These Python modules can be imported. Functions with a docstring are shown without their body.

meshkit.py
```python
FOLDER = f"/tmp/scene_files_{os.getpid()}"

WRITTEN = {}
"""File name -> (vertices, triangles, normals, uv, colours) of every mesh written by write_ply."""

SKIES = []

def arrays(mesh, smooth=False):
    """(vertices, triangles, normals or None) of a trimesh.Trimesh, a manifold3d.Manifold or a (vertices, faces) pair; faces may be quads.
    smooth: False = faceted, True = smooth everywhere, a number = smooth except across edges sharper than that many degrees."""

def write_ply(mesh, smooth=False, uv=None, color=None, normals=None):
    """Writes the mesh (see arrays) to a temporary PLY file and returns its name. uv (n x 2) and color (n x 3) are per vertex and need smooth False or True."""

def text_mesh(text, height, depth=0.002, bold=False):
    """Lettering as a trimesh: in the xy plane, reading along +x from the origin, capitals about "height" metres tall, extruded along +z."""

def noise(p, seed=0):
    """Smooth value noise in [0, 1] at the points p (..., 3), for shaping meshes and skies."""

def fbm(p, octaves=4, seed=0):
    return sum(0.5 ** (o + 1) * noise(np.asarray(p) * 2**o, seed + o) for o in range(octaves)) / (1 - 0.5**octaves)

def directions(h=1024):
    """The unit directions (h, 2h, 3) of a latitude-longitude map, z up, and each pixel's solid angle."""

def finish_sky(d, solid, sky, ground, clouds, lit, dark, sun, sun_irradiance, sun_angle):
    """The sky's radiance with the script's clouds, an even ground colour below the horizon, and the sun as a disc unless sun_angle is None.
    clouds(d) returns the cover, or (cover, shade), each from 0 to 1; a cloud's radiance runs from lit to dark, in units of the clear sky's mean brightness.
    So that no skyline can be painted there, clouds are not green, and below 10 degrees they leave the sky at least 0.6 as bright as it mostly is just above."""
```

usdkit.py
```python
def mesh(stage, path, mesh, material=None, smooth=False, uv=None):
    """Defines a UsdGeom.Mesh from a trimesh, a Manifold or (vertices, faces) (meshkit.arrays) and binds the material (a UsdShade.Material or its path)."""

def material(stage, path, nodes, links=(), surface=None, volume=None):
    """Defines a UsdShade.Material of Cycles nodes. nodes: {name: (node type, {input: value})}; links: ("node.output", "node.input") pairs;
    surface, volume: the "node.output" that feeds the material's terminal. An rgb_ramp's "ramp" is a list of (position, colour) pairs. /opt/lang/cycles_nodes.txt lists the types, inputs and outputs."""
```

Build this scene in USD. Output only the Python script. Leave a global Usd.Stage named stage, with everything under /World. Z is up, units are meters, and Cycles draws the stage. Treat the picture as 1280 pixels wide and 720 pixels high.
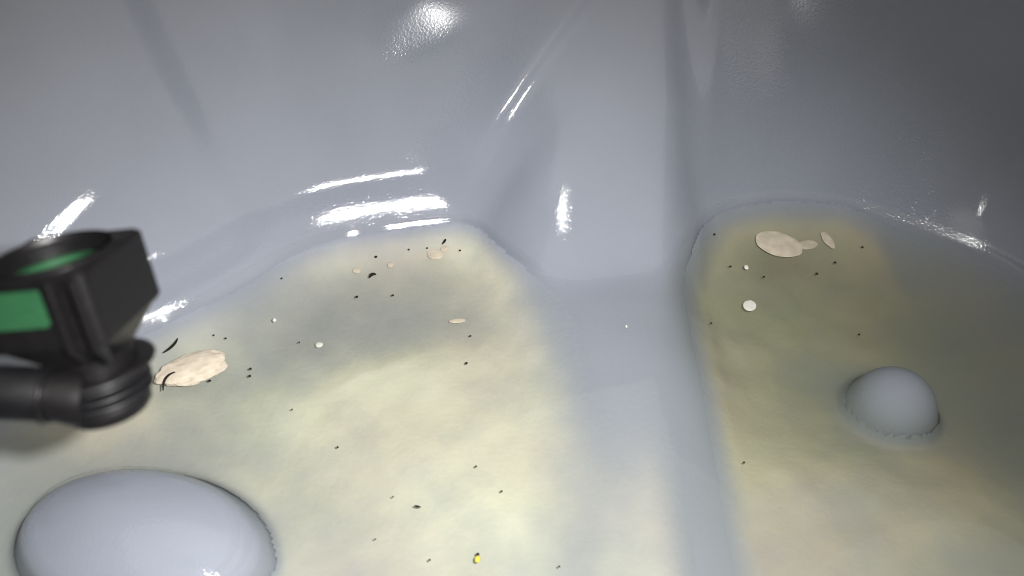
import math, numpy as np, trimesh, usdkit, meshkit, shapely
from scipy.interpolate import CubicSpline, PchipInterpolator
from scipy.ndimage import gaussian_filter, spline_filter, map_coordinates
from scipy.spatial import cKDTree
from shapely.geometry import Polygon
from pxr import Usd, UsdGeom, UsdLux, UsdShade, Gf, Sdf, Vt

stage = Usd.Stage.CreateInMemory()
UsdGeom.SetStageUpAxis(stage, UsdGeom.Tokens.z)
UsdGeom.Xform.Define(stage, '/World')
UsdGeom.Scope.Define(stage, '/World/Looks')
rng = np.random.default_rng(7)

# ------------------------------------------------------------------ camera, lamps, exposure
PITCH, FPX, CH = math.radians(47), 1100.0, 0.30
C = np.array([0, 0, CH])
FW = np.array([0, math.cos(PITCH), -math.sin(PITCH)])
RT = np.array([1.0, 0, 0])
UP = np.cross(RT, FW)
cam = UsdGeom.Camera.Define(stage, '/World/camera')
cam.CreateFocalLengthAttr(20.0)
cam.CreateHorizontalApertureAttr(20.0 * 1280 / FPX)
cam.CreateVerticalApertureAttr(20.0 * 720 / FPX)
cam.CreateClippingRangeAttr(Gf.Vec2f(0.01, 50))
cam.CreateFStopAttr(8.0)
cam.CreateFocusDistanceAttr(0.43)
cam.CreateExposureAttr(0.0)
M = np.eye(4)
M[:3, 0], M[:3, 1], M[:3, 2], M[:3, 3] = RT, UP, -FW, C
cam.AddTransformOp().Set(Gf.Matrix4d(*M.T.ravel().tolist()))


def aim(prim, pos, target):
    z = np.array(pos, float) - np.array(target, float)
    z /= np.linalg.norm(z)
    x = np.cross([0, 1.0, 0.013], z); x /= np.linalg.norm(x)
    m = np.eye(4)
    m[:3, 0], m[:3, 1], m[:3, 2], m[:3, 3] = x, np.cross(z, x), z, pos
    UsdGeom.Xformable(prim).AddTransformOp().Set(Gf.Matrix4d(*m.T.ravel().tolist()))


# the inspection lamp held beside the lens
lamp = UsdLux.SphereLight.Define(stage, '/World/inspection_lamp')
lamp.CreateRadiusAttr(0.0035)
lamp.CreateIntensityAttr(14500)
lamp.CreateColorAttr(Gf.Vec3f(1.0, 0.985, 0.97))
sh = UsdLux.ShapingAPI.Apply(lamp.GetPrim())
sh.CreateShapingConeAngleAttr(46.0)
sh.CreateShapingConeSoftnessAttr(1.0)
aim(lamp, (0.018, 0.016, 0.294), (-0.028, 0.155, 0.0))
# weak light of the room coming off the ceiling above the open tank
room = UsdLux.DiskLight.Define(stage, '/World/opening_light')
room.CreateRadiusAttr(1.3)
room.CreateIntensityAttr(0.75)
room.CreateColorAttr(Gf.Vec3f(1.0, 0.94, 0.84))
aim(room, (0.35, 0.05, 1.30), (0.0, 0.22, 0.0))


def pix(px, py, z=0.0):
    """Where the line of sight through a point of the 1280 x 720 photograph meets the height z."""
    d = FW + RT * (px - 640) / FPX + UP * (360 - py) / FPX
    return C + d * (z - CH) / d[2]


def near(px, py, depth):
    return C + depth * (FW + RT * (px - 640) / FPX + UP * (360 - py) / FPX)


# ------------------------------------------------------------------ helpers
used = {}


def numbered(path):
    n = used.get(path, -1) + 1
    used[path] = n
    return path if n == 0 else f'{path}_{n:03d}'


def data(prim, **k):
    for a, b in k.items():
        if b:
            prim.SetCustomDataByKey(a, b)
    return prim


def thing(name, label, category, loc=(0, 0, 0), group=None):
    x = UsdGeom.Xform.Define(stage, numbered('/World/' + name))
    x.AddTranslateOp().Set(Gf.Vec3d(*map(float, loc)))
    return data(x.GetPrim(), label=label, category=category, group=group)


def obj(name, mesh, mat, parent=None, smooth=30, loc=None, **k):
    path = numbered((str(parent.GetPath()) if parent else '/World') + '/' + name)
    m = usdkit.mesh(stage, path, mesh, mat, smooth=smooth)
    if loc is not None:
        m.AddTranslateOp().Set(Gf.Vec3d(*map(float, loc)))
    return data(m.GetPrim(), **k)


def sheet(name, v, f, n, mat, parent=None, attr=None, **k):
    """A mesh with given vertex normals; only the vertices its faces use are kept."""
    keep = np.unique(f)
    back = np.zeros(len(v), int)
    back[keep] = np.arange(len(keep))
    path = numbered((str(parent.GetPath()) if parent else '/World') + '/' + name)
    m = UsdGeom.Mesh.Define(stage, path)
    m.CreatePointsAttr(Vt.Vec3fArray.FromNumpy(v[keep].astype(np.float32)))
    m.CreateFaceVertexCountsAttr(Vt.IntArray.FromNumpy(np.full(len(f), 3, np.int32)))
    m.CreateFaceVertexIndicesAttr(Vt.IntArray.FromNumpy(back[f].astype(np.int32).ravel()))
    m.CreateSubdivisionSchemeAttr('none')
    m.CreateNormalsAttr(Vt.Vec3fArray.FromNumpy(n[keep].astype(np.float32)))
    m.SetNormalsInterpolation('vertex')
    for a, val in (attr or {}).items():
        UsdGeom.PrimvarsAPI(m).CreatePrimvar(a, Sdf.ValueTypeNames.FloatArray, 'vertex').Set(Vt.FloatArray.FromNumpy(val[keep].astype(np.float32)))
    UsdShade.MaterialBindingAPI.Apply(m.GetPrim()).Bind(mat)
    return data(m.GetPrim(), **k)


def smooth01(a, b, x):
    t = np.clip((x - a) / (b - a), 0, 1)
    return t * t * (3 - 2 * t)


def softplus(x, w):
    return w * np.logaddexp(0, x / w)


def smax(a, b, k):
    return np.maximum(a, b) + k * 0.25 * np.clip(1 - np.abs(a - b) / k, 0, 1) ** 2


# ------------------------------------------------------------------ materials
def mat(name, nodes, links, surface=None, volume=None):
    return usdkit.material(stage, '/World/Looks/' + name, nodes, links, surface=surface, volume=volume)


PLASTIC = (0.315, 0.342, 0.41)


def plastic_nodes(grain):
    return ({
        'geo': ('geometry', {}),
        'big': ('noise_texture', {'scale': 14.0, 'detail': 3.0}),
        'col': ('rgb_ramp', {'ramp': [(0.25, tuple(c * 0.93 for c in PLASTIC)), (0.75, tuple(c * 1.05 for c in PLASTIC))]}),
        'fine': ('noise_texture', {'scale': 850.0, 'detail': 2.0, 'roughness': 0.55}),
        'mid': ('noise_texture', {'scale': 75.0, 'detail': 1.0}),
        'sum': ('math', {'math_type': 'multiply_add', 'value2': 0.8}),
        'bump': ('bump', {'distance': grain, 'use_object_space': False}),
        'soft': ('map_range', {'from_min': 0.03, 'from_max': 0.07, 'to_min': 1.0, 'to_max': 0.5, 'clamp': True}),
        'xyz': ('separate_xyz', {}),
        'wet': ('map_range', {'from_min': -0.0012, 'from_max': 0.0004, 'to_min': 0.0, 'to_max': 0.5, 'clamp': True}),
        'worn': ('map_range', {'from_min': 0.060, 'from_max': 0.076, 'to_min': 0.06, 'to_max': 0.22, 'clamp': True}),
        'p': ('principled_bsdf', {}),
    }, [('geo.position', 'big.vector'), ('geo.position', 'fine.vector'), ('geo.position', 'mid.vector'), ('big.fac', 'col.fac'), ('col.color', 'p.base_color'),
        ('mid.fac', 'sum.value1'), ('fine.fac', 'sum.value3'), ('sum.value', 'bump.height'), ('bump.normal', 'p.normal'),
        ('geo.position', 'xyz.vector'), ('xyz.z', 'wet.value'), ('wet.result', 'p.specular_ior_level'), ('xyz.z', 'worn.value'), ('worn.result', 'p.roughness'), ('xyz.z', 'soft.value'), ('soft.result', 'bump.strength')])


nodes, links = plastic_nodes(0.00011)
M_plastic = mat('grey_plastic', nodes, links, 'p.BSDF')

def silt_material(name, ramp):
    return mat(name, {
    'geo': ('geometry', {}),
    'at': ('attribute', {'attribute': 'cover'}),
    'n1': ('noise_texture', {'scale': 38.0, 'detail': 5.0, 'roughness': 0.55}),
    'n2': ('noise_texture', {'scale': 11.0, 'detail': 3.0}),
    'n3': ('noise_texture', {'scale': 420.0, 'detail': 3.0}),
    'sum': ('math', {'math_type': 'multiply_add', 'value2': 1.2, 'value3': 0.4}),
    'add': ('math', {'math_type': 'multiply', 'use_clamp': True}),
    'tone': ('rgb_ramp', {'ramp': ramp}),
    'mix': ('mix_color', {'blend_type': 'mix', 'a': tuple(c * 0.98 for c in PLASTIC)}),
    'bump': ('bump', {'strength': 0.6, 'distance': 0.0004}),
    'p': ('principled_bsdf', {'roughness': 0.9, 'specular_ior_level': 0.05}),
}, [('geo.position', 'n1.vector'), ('geo.position', 'n2.vector'), ('geo.position', 'n3.vector'), ('n1.fac', 'sum.value1'), ('sum.value', 'add.value1'), ('at.fac', 'add.value2'),
    ('n2.fac', 'tone.fac'), ('tone.color', 'mix.b'), ('add.value', 'mix.fac'), ('mix.result', 'p.base_color'), ('n3.fac', 'bump.height'), ('bump.normal', 'p.normal')], 'p.BSDF')


M_silt = silt_material('silt', [(0.3, (0.67, 0.60, 0.52)), (0.55, (0.72, 0.71, 0.59)), (0.75, (0.78, 0.80, 0.66))])
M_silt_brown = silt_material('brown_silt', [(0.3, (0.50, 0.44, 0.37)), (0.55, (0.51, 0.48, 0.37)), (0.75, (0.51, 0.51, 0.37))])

M_fuel = mat('yellow_fuel', {
    'geo': ('geometry', {}),
    'fr': ('fresnel', {'IOR': 1.40}),
    'inv': ('math', {'math_type': 'subtract', 'value1': 1.0}),
    'fac': ('math', {'math_type': 'multiply'}),
    'tr': ('transparent_bsdf', {'color': (1, 1, 1)}),
    'gl': ('glossy_bsdf', {'color': (1, 1, 1), 'roughness': 0.02}),
    'mix': ('mix_closure', {}),
    'vol': ('volume_coefficients', {'scatter_coeffs': (13.0, 13.4, 10.6), 'absorption_coeffs': (3.0, 1.7, 6.4), 'anisotropy': 0.3}),
}, [('geo.backfacing', 'inv.value2'), ('fr.fac', 'fac.value1'), ('inv.value', 'fac.value2'), ('fac.value', 'mix.fac'), ('tr.BSDF', 'mix.closure1'), ('gl.BSDF', 'mix.closure2')],
    'mix.closure', 'vol.volume')


def simple(name, color, rough, spec=0.5, noise=0.0, scale=300.0, bump=0.0):
    n = {'geo': ('geometry', {}), 'nz': ('noise_texture', {'scale': scale, 'detail': 3.0}),
         'col': ('rgb_ramp', {'ramp': [(0.25, tuple(c * (1 - noise) for c in color)), (0.75, tuple(min(1, c * (1 + noise)) for c in color))]}),
         'p': ('principled_bsdf', {'roughness': rough, 'specular_ior_level': spec})}
    l = [('geo.position', 'nz.vector'), ('nz.fac', 'col.fac'), ('col.color', 'p.base_color')]
    if bump:
        n['bump'] = ('bump', {'strength': 1.0, 'distance': bump})
        l += [('nz.fac', 'bump.height'), ('bump.normal', 'p.normal')]
    return mat(name, n, l, 'p.BSDF')


M_black = simple('black_plastic', (0.006, 0.0055, 0.006), 0.4, 0.35, 0.25, 500, 0.00005)
M_rubber = simple('black_rubber', (0.005, 0.005, 0.006), 0.45, 0.3, 0.3, 400, 0.00008)
M_green = simple('green_plastic', (0.020, 0.080, 0.035), 0.45, 0.3, 0.12, 350, 0.00004)
M_flake = simple('pale_flake', (0.72, 0.64, 0.52), 0.75, 0.1, 0.16, 240, 0.00012)
M_white = simple('white_fleck', (0.80, 0.80, 0.74), 0.6, 0.3, 0.1, 900)
M_dirt = simple('dark_dirt', (0.018, 0.015, 0.012), 0.7, 0.2, 0.3, 900)
M_yellow = simple('yellow_grain', (0.75, 0.60, 0.08), 0.5, 0.3, 0.1, 900)
M_outer = simple('dark_outer_plastic', (0.05, 0.05, 0.055), 0.6, 0.3, 0.2, 80)

# ------------------------------------------------------------------ the tank's inside as a moulded surface z = F(x, y)
plan = np.array([(-.222, .12), (-.222, .18), (-.206, .226), (-.170, .2510), (-.143, .2690), (-.122, .2885), (-.098, .3075), (-.063, .3190), (-.04, .3235), (-.016, .3262), (.02, .329), (.055, .333), (.09, .334),
                 (.13, .3435), (.168, .340), (.208, .319), (.238, .297), (.256, .25), (.257, .18), (.252, 0), (.245, -.12), (.20, -.19), (.05, -.22), (-.10, -.215), (-.185, -.17), (-.215, -.08), (-.222, .03)])
closed = np.vstack([plan, plan[:1]])
arc = np.r_[0, np.cumsum(np.linalg.norm(np.diff(closed, axis=0), axis=1))]
loop = CubicSpline(arc, closed, bc_type='periodic')(np.arange(0, arc[-1], 0.0002))
G = 0.0007
X0, X1, Y0, Y1 = -0.34, 0.38, -0.30, 0.52
gx, gy = np.arange(X0, X1, G), np.arange(Y0, Y1, G)
X, Y = np.meshgrid(gx, gy, indexing='ij')
dist = cKDTree(loop).query(np.stack([X, Y], -1).reshape(-1, 2))[0].reshape(X.shape)
inside = shapely.contains_xy(Polygon(loop), X.ravel(), Y.ravel()).reshape(X.shape)
O = gaussian_filter(np.where(inside, -dist, dist), 2.0)          # how far outside the waterline, in plan


def profile(nodes):
    """Height above the waterline of a wall whose surface normal has the given elevations (degrees) at the given distances."""
    o = np.arange(-0.07, 0.30, 0.0002)
    n = PchipInterpolator(*zip(*nodes))(np.clip(o, nodes[0][0], nodes[-1][0]))
    z = np.r_[0, np.cumsum(0.0002 / np.tan(np.radians(n)))][:-1]
    z -= np.interp(0, o, z)
    return lambda q: np.interp(q, o, z)


back = profile([(-.07, 89), (-.045, 88), (-.02, 74), (-.008, 60), (0, 51), (.006, 47), (.02, 46), (.08, 44), (.14, 28), (.2, 12)])
left = profile([(-.07, 89), (-.045, 88), (-.02, 74), (-.008, 60), (0, 51), (.006, 47), (.016, 51), (.05, 50), (.09, 46), (.14, 28), (.2, 12)])
right = profile([(-.07, 89), (-.04, 84), (-.018, 55), (-.004, 37), (.006, 31), (.018, 31), (.030, 34), (.05, 33), (.08, 27), (.12, 20), (.2, 10)])
right_end = profile([(-.07, 89), (-.04, 84), (-.018, 55), (-.004, 37), (.006, 31), (.018, 29), (.03, 24), (.05, 19), (.12, 15), (.2, 10)])
front = profile([(-.07, 89), (-.04, 84), (-.018, 65), (0, 55), (.2, 50)])
wr = smooth01(.075, .10, X) * smooth01(.20, .28, Y + .25 * np.clip(X, 0, 1))
wf = 1 - smooth01(-.06, .06, Y)
l1 = pix(205, 60, .075)[:2]; l2 = pix(305, 268, .018)[:2]
tl = (l2 - l1) / np.linalg.norm(l2 - l1)
el = ((X - l1[0]) * tl[1] - (Y - l1[1]) * tl[0]) * -1
wl = smooth01(-.075, -.145, X)
we = smooth01(.12, .18, X)
wall = ((back(O) * (1 - wl) + left(O) * wl) * (1 - wr) + (right(O) * (1 - we) + right_end(O) * we) * wr) * (1 - wf) + front(O) * wf
# raised pad on the back wall, crisp rounded lower and right edges, soft left edge
e1 = np.array([-.016, .3445]); e2 = np.array([.0185, .3745])
t = (e2 - e1) / np.linalg.norm(e2 - e1)
edge_right = -((X - e1[0]) * t[1] - (Y - e1[1]) * t[0])            # positive on the pad's side
edge_low = O - .0165
fr, fw = np.clip((edge_low + .011) / .011, 0, 1), np.clip((edge_right + .0065) / .0065, 0, 1)
pad = gaussian_filter(fr ** 2 * fw ** 2, 1.2) * .0048
s2 = np.clip((O - .0085 + .0055) / .0055, 0, 1.5)
low_step = gaussian_filter(np.where(s2 < 1, s2 * s2, 1.0), 1.2) * .0022 * smooth01(-.112, -.132, X)
c1, c2 = pix(98, 252, .046)[:2], pix(172, 200, .050)[:2]
tc = (c2 - c1) / np.linalg.norm(c2 - c1)
s3 = np.clip((-((X - c1[0]) * tc[1] - (Y - c1[1]) * tc[0]) + .005) / .005, 0, 1.5)
high_step = gaussian_filter(np.where(s3 < 1, s3 * s3, 1.0), 1.2) * .0022 * smooth01(-.155, -.20, X)
wall = wall + low_step + high_step * (1 - wf) + .0060 * (1 - smooth01(-.012, .008, el)) * smooth01(.0, .07, O) * (1 - wf)

# shallow swells of the moulding: one high on the back wall, one hollow in the right corner
wall = wall + .0142 * np.exp(-(X + .040) ** 2 / (2 * .024 ** 2) - (O - .071) ** 2 / (2 * .0095 ** 2)) * (Y > .2)
bc = pix(1252, 205, .036)
wall = wall - .0085 * np.exp(-((X - bc[0]) ** 2 + (Y - bc[1]) ** 2) / (2 * .0105 ** 2)) * smooth01(-.004, .010, O)
# floor: two basins
floor = -.030 - .010 * smooth01(.05, .20, X) + .006 * (meshkit.fbm(np.stack([X * 12, Y * 12, X * 0], -1), 3, 3) - .5)
floor = floor - .020 * smooth01(.0, .035, X - .205 + .35 * np.abs(Y - .27))
F0 = smax(wall, floor, .012)
is_floor = floor > wall
# straight moulded ridge between the basins, running into the back wall
rise = softplus(Y - .2935, .008) * 1.14 - softplus(Y - .335, .008) * .34
zc = -.0022 - .011 * smooth01(.25, .13, Y) + rise
up = smooth01(.312, .356, Y)
far = smooth01(.16, .27, Y)
ridge = zc - softplus(X - .077 - .002 * smooth01(.28, .2, Y), .0045 + .006 * smooth01(.30, .22, Y)) * (.90 + .85 * smooth01(.22, .30, Y)) - softplus(.030 - .026 * smooth01(.22, .31, Y) + .020 * up - X, .007 + .006 * (1 - far) + .008 * up) * (.40 + .26 * far + .60 * smooth01(.27, .32, Y) * (1 - up))
ridge = ridge - .004 * (1 - np.exp(-((X - .023) / .020) ** 2)) * smooth01(.27, .31, Y) * (1 - smooth01(.33, .36, Y))
F1 = smax(F0, ridge, .009 + .024 * up)
F1 = F1 + pad * (1 - wf)
# oval boss (breaks the surface) and round boss (just below it)
ob = np.array([-.139, .155]); a = math.radians(-13)
ox, oy = (X - ob[0]) * math.cos(a) + (Y - ob[1]) * math.sin(a), -(X - ob[0]) * math.sin(a) + (Y - ob[1]) * math.cos(a)
r1 = np.sqrt((ox / .0440) ** 2 + (oy / .0275) ** 2)
oval = .0120 * (1 - r1 ** 2.0) - .05 * softplus(r1 - 1.02, .03)
oval = np.maximum(oval, -.2)
F2 = smax(F1, oval, .004)
RB = .0185
pc = pix(1115, 510, -.0028 - RB)
r2 = np.hypot(X - pc[0], Y - pc[1]) / RB
post = -.0028 - RB + RB * np.sqrt(np.clip(1 - np.clip(r2, 0, .96) ** 2, 0, 1)) - 3.0 * RB * np.clip(r2 - .96, 0, 4)
F = gaussian_filter(smax(F2, post, .006), 1.3)
part_id = np.where(post > F2, 4, np.where(oval > F1, 3, np.where(ridge > F0, 2, np.where(is_floor, 0, 1))))

CF = spline_filter(F, 3)
DX, DY = np.gradient(F, G)


def at_grid(arr, x, y, order=1):
    return map_coordinates(arr, [(np.asarray(x) - X0) / G, (np.asarray(y) - Y0) / G], order=order, mode='nearest', prefilter=False)


hx = np.arange(-.325, .350, .0009)
hy = np.r_[np.arange(-.25, .10, .005), np.arange(.10, .26, .0008), np.arange(.26, .47, .00065), np.arange(.47, .50, .003)]
HX, HT = np.meshgrid(hx, hy, indexing='ij')
V = np.stack([HX, HT, at_grid(CF, HX, HT, 3)], -1)
N = np.stack([-at_grid(DX, HX, HT), -at_grid(DY, HX, HT), np.ones(HX.shape)], -1)
N /= np.linalg.norm(N, axis=-1, keepdims=True)


def quads(shape):
    i = np.arange(shape[0] * shape[1]).reshape(shape)
    a_, b_, c_, d_ = i[:-1, :-1].ravel(), i[1:, :-1].ravel(), i[1:, 1:].ravel(), i[:-1, 1:].ravel()
    return np.vstack([np.stack([a_, b_, c_], 1), np.stack([a_, c_, d_], 1)])


fq = quads(HX.shape)
vid = part_id[np.clip(((V[..., 0] - X0) / G).round().astype(int), 0, X.shape[0] - 1), np.clip(((V[..., 1] - Y0) / G).round().astype(int), 0, X.shape[1] - 1)].ravel()
fid = vid[fq[:, 0]]
tank = thing('fuel_tank', 'grey moulded plastic fuel tank seen from inside with fuel in its bottom', 'fuel tank')
for k, nm in enumerate(['tank_floor', 'tank_wall', 'moulded_ridge', 'oval_boss', 'round_boss']):
    sheet(nm, V.reshape(-1, 3), fq[fid == k], N.reshape(-1, 3), M_plastic, tank,
          label={2: 'straight grey ridge dividing the two fuel basins', 3: 'oval grey boss rising out of the fuel at lower left', 4: 'round grey boss just under the fuel at right'}.get(k))
cv, cn = V[::5, ::5], N[::5, ::5]
ov = cv - .005 * cn
sheet('outer_skin', ov.reshape(-1, 3), quads(cv.shape[:2])[:, ::-1], -cn.reshape(-1, 3), M_outer, tank)

# ------------------------------------------------------------------ the fuel
LG = .00062
lx, ly = np.arange(-.25, .28, LG), np.r_[np.arange(-.25, .11, .005), np.arange(.11, .37, LG)]
LX, LY = np.meshgrid(lx, ly, indexing='ij')
fl = at_grid(CF, LX, LY, 3)
lgx, lgy = at_grid(DX, LX, LY), at_grid(DY, LX, LY)
gr = np.maximum(np.hypot(lgx, lgy), .3)
away = np.clip(-fl / gr, -.006, .1)                       # distance to the shore: the fuel creeps up whatever stands in it
creep = .0032 / (1 + np.exp(away / .00065))
swell = .00012 * (meshkit.fbm(np.stack([LX * 22, LY * 22, LX * 0], -1), 2, 5) - .5)
creep = creep * (1 - smooth01(.005, .02, LX) * smooth01(.082, .072, LX))
top = creep + swell
SX, SY = np.gradient(swell, lx, ly)
slope = creep * (1 - creep / .0032) / .00065
ln = np.stack([-(slope * lgx / gr + SX), -(slope * lgy / gr + SY), np.ones(fl.shape)], -1)
ln /= np.linalg.norm(ln, axis=-1, keepdims=True)
keep = (fl < .009)
lf = quads(LX.shape)
kf = keep.ravel()
lf = lf[kf[lf].all(1)]
low = np.minimum(fl - .002, top - .004)
nv = LX.size
tv = np.vstack([np.stack([LX, LY, top], -1).reshape(-1, 3), np.stack([LX, LY, low], -1).reshape(-1, 3)])
tn = np.vstack([ln.reshape(-1, 3), np.tile([0, 0, -1.0], (nv, 1))])
e = np.vstack([lf[:, [0, 1]], lf[:, [1, 2]], lf[:, [2, 0]]])
key = np.sort(e, 1)
_, inv, cnt = np.unique(key, axis=0, return_inverse=True, return_counts=True)
be = e[cnt[inv.ravel()] == 1]
side = np.vstack([np.stack([be[:, 1], be[:, 0], be[:, 0] + nv], 1), np.stack([be[:, 1], be[:, 0] + nv, be[:, 1] + nv], 1)])
sheet('liquid_fuel', tv, np.vstack([lf, lf[:, ::-1] + nv, side]), tn, M_fuel, None, kind='structure', label='clear pale yellow fuel lying in the bottom of the tank')

# ------------------------------------------------------------------ settled silt on the floor of each basin


def blob(x, y, px, py, sx, sy, rot=0, z=-.02):
    c = pix(px, py, z)
    k = (CH - z) / FPX * 1.38
    ca, sa = math.cos(math.radians(rot)), math.sin(math.radians(rot))
    dx, dy = x - c[0], (y - c[1])
    u, w = (dx * ca + dy * sa) / (sx * k), (-dx * sa + dy * ca) / (sy * k * 1.4)
    return np.exp(-(u * u + w * w))


def silt(name, label, xa, xb, cover_fn, material):
    sx, sy = np.meshgrid(np.arange(xa, xb, .0010), np.arange(.11, .345, .0010), indexing='ij')
    z = at_grid(CF, sx, sy, 3)
    cov = cover_fn(sx, sy)
    cov = cov + .35 * (meshkit.fbm(np.stack([sx * 45, sy * 45, sx * 0], -1), 4, 11) - .5) * np.clip(cov * 3, 0, 1)
    lump = np.clip(cov, 0, 1.2) *   .0028 * (.3 + 1.2 * meshkit.fbm(np.stack([sx * 42, sy * 42, sx * 0], -1), 3, 21))
    pid = part_id[((sx - X0) / G).round().astype(int), ((sy - Y0) / G).round().astype(int)]
    bare = gaussian_filter((pid >= 3).astype(float), 2.2)
    cov = np.clip(cov, 0, 1.2) * smooth01(-.001, -.012, z) * gaussian_filter(1 - smooth01(.8, 1.4, np.hypot(at_grid(DX, sx, sy), at_grid(DY, sx, sy))), 4) * (1 - smooth01(.1, .9, bare))
    ok = (z < -.0008) & (cov > .004)
    zz = z + .00006 + .0004 * np.clip(cov, 0, 1) + lump
    a_, b_ = np.gradient(gaussian_filter(zz, 1.4), .0010)
    n = np.stack([-a_, -b_, np.ones(a_.shape)], -1)
    n /= np.linalg.norm(n, axis=-1, keepdims=True)
    f = quads(sx.shape)
    f = f[ok.ravel()[f].all(1)]
    sheet(name, np.stack([sx, sy, zz], -1).reshape(-1, 3), f, n.reshape(-1, 3), material, None, attr={'cover': np.clip(cov, 0, 1).ravel()}, kind='stuff', label=label, category='sediment')


def left_cover(x, y):
    b = lambda *k: blob(x, y, *k)
    c = .95 * b(330, 350, 150, 26, 18) + .95 * b(520, 318, 130, 34, 4) + .8 * b(610, 350, 50, 60) + .9 * b(500, 490, 100, 26, 25) + .5 * b(600, 640, 280, 110) + .6 * b(230, 430, 60, 40, 30) \
        + .5 * b(160, 530, 80, 30) + .35 * b(560, 540, 200, 60) + .28
    return c * (1 - smooth01(.005 - .012 * smooth01(.25, .15, y), .036 + .012 * smooth01(.25, .15, y), x)) + .55 * smooth01(.24, .13, y) * smooth01(.02, .05, x) * (1 - smooth01(.052, .070, x))


def right_cover(x, y):
    b = lambda *k: blob(x, y, *k)
    edge = smooth01(-.004, .004, .205 - .35 * np.abs(y - .27) - x)
    c = (1.0 * b(960, 320, 120, 34) + .8 * b(1060, 350, 70, 50) + .7 * b(900, 400, 50, 120) + .5 * b(1050, 420, 80, 25, -15)) * edge + .5 * b(980, 600, 160, 120) + .55 * b(1190, 620, 50, 40) + .38
    return c * smooth01(.082, .095, x)


silt('silt_bed', 'pale beige silt settled over the floor of the left basin', -.23, .075, left_cover, M_silt)
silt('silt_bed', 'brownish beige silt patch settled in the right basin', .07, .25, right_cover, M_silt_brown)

# ------------------------------------------------------------------ black quick connector hanging in front of the left wall
# local frame: u right, w along the connector's axis (towards its open end), v towards the lens
PXM = 0.17 / FPX
lean = math.radians(8)
img_up = UP * math.cos(lean) - RT * math.sin(lean)
img_rt = RT * math.cos(lean) + UP * math.sin(lean)
el_ = math.radians(24)
AW = img_up * math.cos(el_) - FW * math.sin(el_)
AV = -FW * math.cos(el_) - img_up * math.sin(el_)
AU = img_rt
phi = math.radians(8)
BU = AU * math.cos(phi) + AV * math.sin(phi)
BV = -AU * math.sin(phi) + AV * math.cos(phi)
mm = .001
TOPC = near(68, 318, .17)
con = thing('hose_connector', 'black plastic quick connector with green lock hanging over the left wall', 'hose connector', TOPC)


def put(mesh, U=BU, Vv=BV, W=AW):
    m = np.eye(4)
    m[:3, 0], m[:3, 1], m[:3, 2] = U, Vv, W
    r = mesh.copy(); r.apply_transform(m)
    return r


import manifold3d as m3
CS = m3.CrossSection


def rounded(w, h, r, cx=0, cy=0):
    return CS.square((w - 2 * r, h - 2 * r), True).offset(r, m3.JoinType.Round, circular_segments=24).translate((cx, cy))


def man(m):
    k = m.to_mesh()
    return trimesh.Trimesh(k.vert_properties[:, :3], k.tri_verts, process=False)


def chamfered(cs, z0, z1, c):
    """A prism of a cross-section with chamfered ends."""
    small = cs.offset(-c, m3.JoinType.Round, circular_segments=24)
    a_ = m3.Manifold.batch_hull if False else None
    return small.extrude(z1 - z0).translate((0, 0, z0)) + cs.extrude(z1 - z0 - 2 * c).translate((0, 0, z0 + c)) + \
        small.extrude(c * 1.0).translate((0, 0, z0)) 


def hullprism(cs_list):
    """Hull through convex cross-sections: [(cs, z), ...] each as a thin slice."""
    return m3.Manifold.batch_hull([cs.extrude(.00002).translate((0, 0, z)) for cs, z in cs_list])


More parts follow.
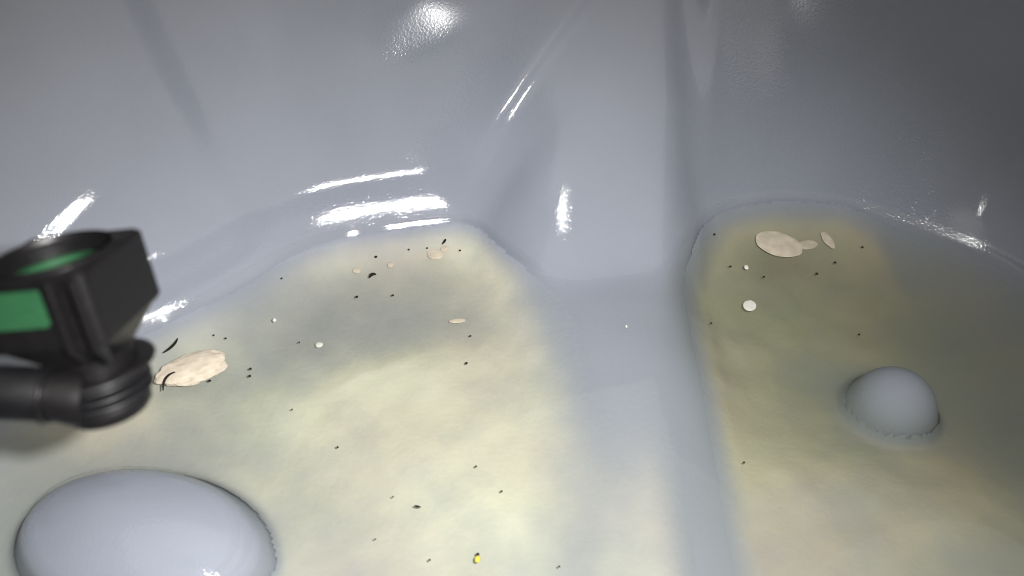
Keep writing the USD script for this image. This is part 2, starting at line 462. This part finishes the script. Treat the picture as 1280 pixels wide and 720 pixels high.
sq = lambda d, r: rounded(2 * d * mm, 2 * d * mm, r * mm)
circ = lambda r: CS.circle(r * mm, 48)
head = hullprism([(sq(11.6, 1.6), 0), (sq(12.3, 2.0), -.7 * mm), (sq(12.3, 2.0), -14.2 * mm), (sq(11.6, 1.6), -15.2 * mm)])
head = head + hullprism([(sq(11.4, 2.5), -15.0 * mm), (circ(8.8), -20.5 * mm)])
bore = circ(10.4).extrude(14 * mm).translate((0, 0, -13.5 * mm)) + hullprism([(circ(11.2), .01 * mm), (circ(10.4), -.9 * mm)])
head = head - bore
win = rounded(14.6 * mm, 7.8 * mm, .8 * mm).extrude(4 * mm).rotate((90, 0, 0))      # window in the front face (v = +12.3)
win = win.translate((-3.9 * mm, 15 * mm, -6.0 * mm))
slot = rounded(2.4 * mm, 13 * mm, .6 * mm).extrude(4 * mm).rotate((90, 0, 0)).translate((7.9 * mm, 15.0 * mm, -9.2 * mm))
head = head - win - slot
obj('head', put(man(head)), M_black, con, 35)
obj('rim', put(man(hullprism([(circ(11.7), -.3 * mm), (circ(11.7), .3 * mm), (circ(11.2), .7 * mm)]) - hullprism([(circ(10.3), -1 * mm), (circ(10.3), .1 * mm), (circ(10.9), .9 * mm)]))), M_black, con, 35)
for cx in (5.4, 10.4):
    rib = hullprism([(rounded(1.7 * mm, 1.6 * mm, .5 * mm, cx * mm, 12.5 * mm), -.9 * mm), (rounded(1.7 * mm, 1.6 * mm, .5 * mm, cx * mm, 12.5 * mm), -15 * mm), (rounded(1.4 * mm, 1.0 * mm, .3 * mm, (cx - .6) * mm, 9.2 * mm), -19.5 * mm)])
    obj('rib', put(man(rib)), M_black, con, 35)
lock = rounded(14.2 * mm, 7.4 * mm, .8 * mm).extrude(2.6 * mm).rotate((90, 0, 0)).translate((-3.9 * mm, 12.6 * mm, -6.0 * mm))
lk = obj('lock_tab', put(man(lock)), M_green, con, 35, label='green plastic lock tab in the front window')
# green retainer: ring of two jaws seen inside the opening
ring = (circ(10.2) - circ(7.6)).extrude(3 * mm).translate((0, 0, -9.5 * mm))
gap = CS.square((4.2 * mm, 30 * mm), True).extrude(9 * mm).translate((-.6 * mm, 0, -12 * mm))
jaw = (circ(9.9) - circ(8.0)).extrude(5.5 * mm).translate((0, 0, -7.5 * mm))
ret = (jaw - gap).translate((0, 0, -1.3 * mm))
for piece in ret.decompose():
    obj('retainer_jaw', put(man(piece)), M_green, con, 35, label='green retainer jaw inside the open end')
core = (circ(7.4) - circ(5.6)).extrude(7 * mm).translate((0, 0, -13.4 * mm))
obj('inner_sleeve', put(man(core)), M_black, con, 35)


def lathe(pts, seg=64):
    return trimesh.creation.revolve(np.array(pts) * mm, sections=seg)


neck = [(0, -19.8), (8.7, -19.8), (8.4, -21.5), (8.1, -24.0), (8.2, -26.5), (0, -26.5)][::-1]
obj('neck', put(lathe(neck)), M_black, con, 40)


def torus_ring(R, zc_, rw, rh):
    th = np.linspace(0, 2 * np.pi, 17)
    pts = [(R + rw * math.cos(k), zc_ + rh * math.sin(k)) for k in th]
    return lathe(pts)


obj('flange', put(torus_ring(9.6, -24.8, 2.3, .95)), M_black, con, 60)
for zc_, R in ((-27.0, 8.6), (-28.9, 8.7), (-30.8, 8.6)):
    obj('seal_ring', put(torus_ring(R, zc_, 1.25, .8)), M_rubber, con, 60)
base = [(0, -26.4), (7.9, -26.4), (8.0, -31.4), (8.6, -32.2), (8.6, -34.2), (7.6, -35.4), (0, -35.4)][::-1]
obj('base', put(lathe(base)), M_black, con, 40)


def tube_mesh(path, radii, seg=28):
    path, radii = np.array(path, float), np.broadcast_to(radii, len(path))
    tan = np.gradient(path, axis=0); tan /= np.linalg.norm(tan, axis=1, keepdims=True)
    ref = np.array([.13, .31, .94]); v = []
    for p_, t_, r_ in zip(path, tan, radii):
        a_ = np.cross(t_, ref); a_ /= np.linalg.norm(a_); b_ = np.cross(t_, a_)
        k = np.linspace(0, 2 * np.pi, seg, endpoint=False)
        v.append(p_ + r_ * (np.cos(k)[:, None] * a_ + np.sin(k)[:, None] * b_))
    n_ = len(path); v = np.vstack(v + [path[:1], path[-1:]])
    f = []
    for i in range(n_ - 1):
        for j in range(seg):
            a0, a1, b0, b1 = i * seg + j, i * seg + (j + 1) % seg, (i + 1) * seg + j, (i + 1) * seg + (j + 1) % seg
            f += [(a0, a1, b1), (a0, b1, b0)]
    for j in range(seg):
        f += [(n_ * seg, (j + 1) % seg, j), (n_ * seg + 1, (n_ - 1) * seg + j, (n_ - 1) * seg + (j + 1) % seg)]
    m_ = trimesh.Trimesh(v, np.array(f), process=False)
    m_.fix_normals()
    return m_


B0 = near(105, 497, .172) - TOPC
barb_end = near(55, 494, .170) - TOPC
obj('elbow', tube_mesh([B0, B0 * .66 + barb_end * .34, B0 * .3 + barb_end * .7, barb_end], [5.6 * mm, 5.5 * mm, 4.9 * mm, 4.7 * mm]), M_black, con, 50)
hp = [near(66, 494, .1703), near(52, 493, .170), near(20, 491, .169), near(-40, 490, .168), near(-110, 480, .168), near(-170, 420, .168), near(-200, 320, .168), near(-205, 150, .168)]
hs = CubicSpline(np.arange(len(hp)), np.array(hp) - TOPC)(np.linspace(0, len(hp) - 1, 50))
hose = thing('hose', 'black rubber hose pushed onto the connector at the left edge', 'hose', TOPC)
obj('hose_wall', tube_mesh(hs, 5.3 * mm), M_rubber, hose, 50)
u0 = hs[2]; u1 = hs[6]
obj('hose_clip', tube_mesh(np.linspace(u0, u1, 5), [5.2 * mm, 5.8 * mm, 5.9 * mm, 5.8 * mm, 5.2 * mm]), M_black, hose, 50)

# ------------------------------------------------------------------ floating flakes, specks and hairs


def flake_mesh(a_, b_, h_, seed, rough=.22, sub=3):
    s_ = trimesh.creation.icosphere(sub, 1.0)
    d = 1 + rough * (meshkit.fbm(s_.vertices * 1.7 + seed * 3.1, 3, seed) - .5) * 2
    s_.vertices = s_.vertices * d[:, None] * [a_, b_, h_]
    return s_


def flat_at(px, py, z, w_px, h_px, rot, thick, material, name, label, cat, seed, group=None, rough=.22, sub=3):
    c = pix(px, py, z)
    k = np.linalg.norm(c - C) / FPX
    m_ = flake_mesh(w_px * k / 2, h_px * k / 2 * 1.4, thick * (.4 if material == M_flake and w_px < 60 else 1), seed, rough, sub)
    m_.apply_transform(trimesh.transformations.rotation_matrix(math.radians(rot), [0, 0, 1]))
    return obj(name, m_, material, None, 60, c, label=label, category=cat, group=group)


flat_at(974, 305, -.0032, 56, 30, -33, .0013, M_flake, 'pale_flake', 'largest pale oval flake floating at the back of the right basin', 'flake', 1, rough=.12)
flat_at(1035, 300, -.0032, 11, 20, 12, .0008, M_flake, 'pale_flake', 'small upright pale flake right of the largest oval flake', 'flake', 2)
flat_at(1009, 306, -.006, 26, 10, 15, .0008, M_flake, 'pale_flake', 'faint sunken flake between the largest flake and the small upright one', 'flake', 3)
flat_at(937, 382, -.002, 15, 13, -30, .0003, M_white, 'pale_flake', 'small round whitish flake over the greenish patch of the right basin', 'flake', 4, rough=.1)
flat_at(544, 318, -.003, 21, 12, -15, .0009, M_flake, 'pale_flake', 'pale flake under the bright streak at the back of the left basin', 'flake', 5)
flat_at(556, 311, -.002, 10, 8, -40, .0006, M_flake, 'pale_flake', 'tiny pale flake touching the larger flake in the left basin', 'flake', 6)
flat_at(399, 431, -.006, 9, 6, 0, .0006, M_white, 'pale_flake', 'tiny whitish flake over the grey green middle of the left basin', 'flake', 7)
flat_at(572, 401, -.006, 20, 5, 5, .0005, M_flake, 'pale_flake', 'thin pale flake streak in the middle of the left basin', 'flake', 8)
flat_at(446, 338, -.004, 9, 7, 0, .0005, M_flake, 'pale_flake', 'faint tiny flake left of the curved dark fleck', 'flake', 9)
flat_at(488, 331, -.004, 7, 6, 0, .0005, M_flake, 'pale_flake', 'faint tiny flake right of the curved dark fleck', 'flake', 10)
flat_at(240, 461, -.0012, 80, 30, 24, .0026, M_flake, 'silt_clump', 'long beige clump of silt at the shore beside the connector', 'clump', 11, rough=.34, sub=4)
flat_at(933, 334, .0001, 5, 5, 0, .0007, M_white, 'white_fleck', 'bright white dot above the round whitish flake', 'fleck', 12)
flat_at(343, 400, .0001, 4, 4, 0, .0006, M_white, 'white_fleck', 'bright white dot in the left basin below the back wall', 'fleck', 13)
flat_at(767, 303, .006, 3, 3, 0, .0005, M_white, 'white_fleck', 'tiny white dot on the upper part of the grey ridge', 'fleck', 14)
flat_at(783, 408, .0001, 3, 3, 0, .0005, M_white, 'white_fleck', 'tiny white dot on the submerged middle of the ridge', 'fleck', 15)
flat_at(597, 699, -.0006, 7, 6, 0, .0009, M_yellow, 'yellow_grain', 'small yellow grain at the bottom centre of the left basin', 'grain', 16)

LEFT = [(352, 348), (470, 321), (511, 312), (534, 310), (575, 313), (446, 371), (491, 369), (313, 461), (312, 470), (365, 512), (374, 428), (588, 420), (583, 454), (422, 559), (595, 583), (627, 614),
        (491, 621), (469, 674), (537, 700), (699, 708), (262, 476), (267, 419), (282, 423), (597, 693)]
LWHERE = [('tiny dark dirt speck floating close to the back wall of the left basin', 'dark specks at the back of the left basin'),
          ('tiny dark dirt speck over the grey green middle of the left basin', 'dark specks in the middle of the left basin'),
          ('tiny dark dirt speck over the bright foreground of the left basin', 'dark specks in the foreground of the left basin')]
LSIZE = [3, 4, 3, 3, 3, 4, 3.5, 4, 4, 2.5, 2.5, 3, 4, 3, 3.2, 3.2, 2.5, 2.5, 3, 3, 4.2, 2.5, 3, 5]
RIGHT = [(893, 293), (913, 333), (955, 346), (1021, 342), (1044, 328), (1078, 309), (889, 404), (1074, 418), (930, 578)]
RSIZE = [3.5, 3.5, 3, 4, 4, 3.5, 3, 3, 3]
for (px, py), s_ in zip(LEFT, LSIZE):
    flat_at(px, py, -.0012, s_ * .85, s_ * .6, rng.uniform(0, 180), .0004, M_dirt, 'dark_speck', LWHERE[(py > 380) + (py > 500)][0], 'speck', int(rng.integers(1, 90)), LWHERE[(py > 380) + (py > 500)][1], .35, 2)
for (px, py), s_ in zip(RIGHT, RSIZE):
    flat_at(px, py, -.0012, s_ * .85, s_ * .6, rng.uniform(0, 180), .0004, M_dirt, 'dark_speck', 'tiny dark dirt speck floating in the right basin', 'speck', int(rng.integers(1, 90)), 'dark specks in the right basin', .35, 2)


def hair(pts, w_px, name, label, cat, z=.0004):
    P3 = np.array([pix(a_, b_, z) for a_, b_ in pts])
    s_ = CubicSpline(np.arange(len(P3)), P3)(np.linspace(0, len(P3) - 1, 14))
    r_ = w_px / 2 * np.linalg.norm(P3[0] - C) / FPX * (np.sin(np.linspace(.25, math.pi - .25, 14)) ** .6)
    obj(name, tube_mesh(s_ - P3[0], r_, 8), M_dirt, None, 60, P3[0], label=label, category=cat)


hair([(222, 423), (216, 432), (204, 441)], 3.0, 'dark_fibre', 'short dark fibre lying above the long beige clump', 'fibre', .0002)
hair([(219, 465), (207, 473), (204, 488)], 3.0, 'dark_fibre', 'curved dark fibre lying on the left end of the beige clump', 'fibre', .0024)
hair([(462, 347), (465, 343), (470, 343)], 4.0, 'dark_fleck', 'curved dark fleck near the back of the left basin', 'fleck')
hair([(553, 305), (556, 301), (557, 299)], 3.0, 'dark_fleck', 'short dark fleck beside the pale flakes below the bright streak', 'fleck')
hair([(518, 632), (522, 633), (526, 634)], 2.5, 'dark_fleck', 'flat dark fleck low in the left basin', 'fleck')
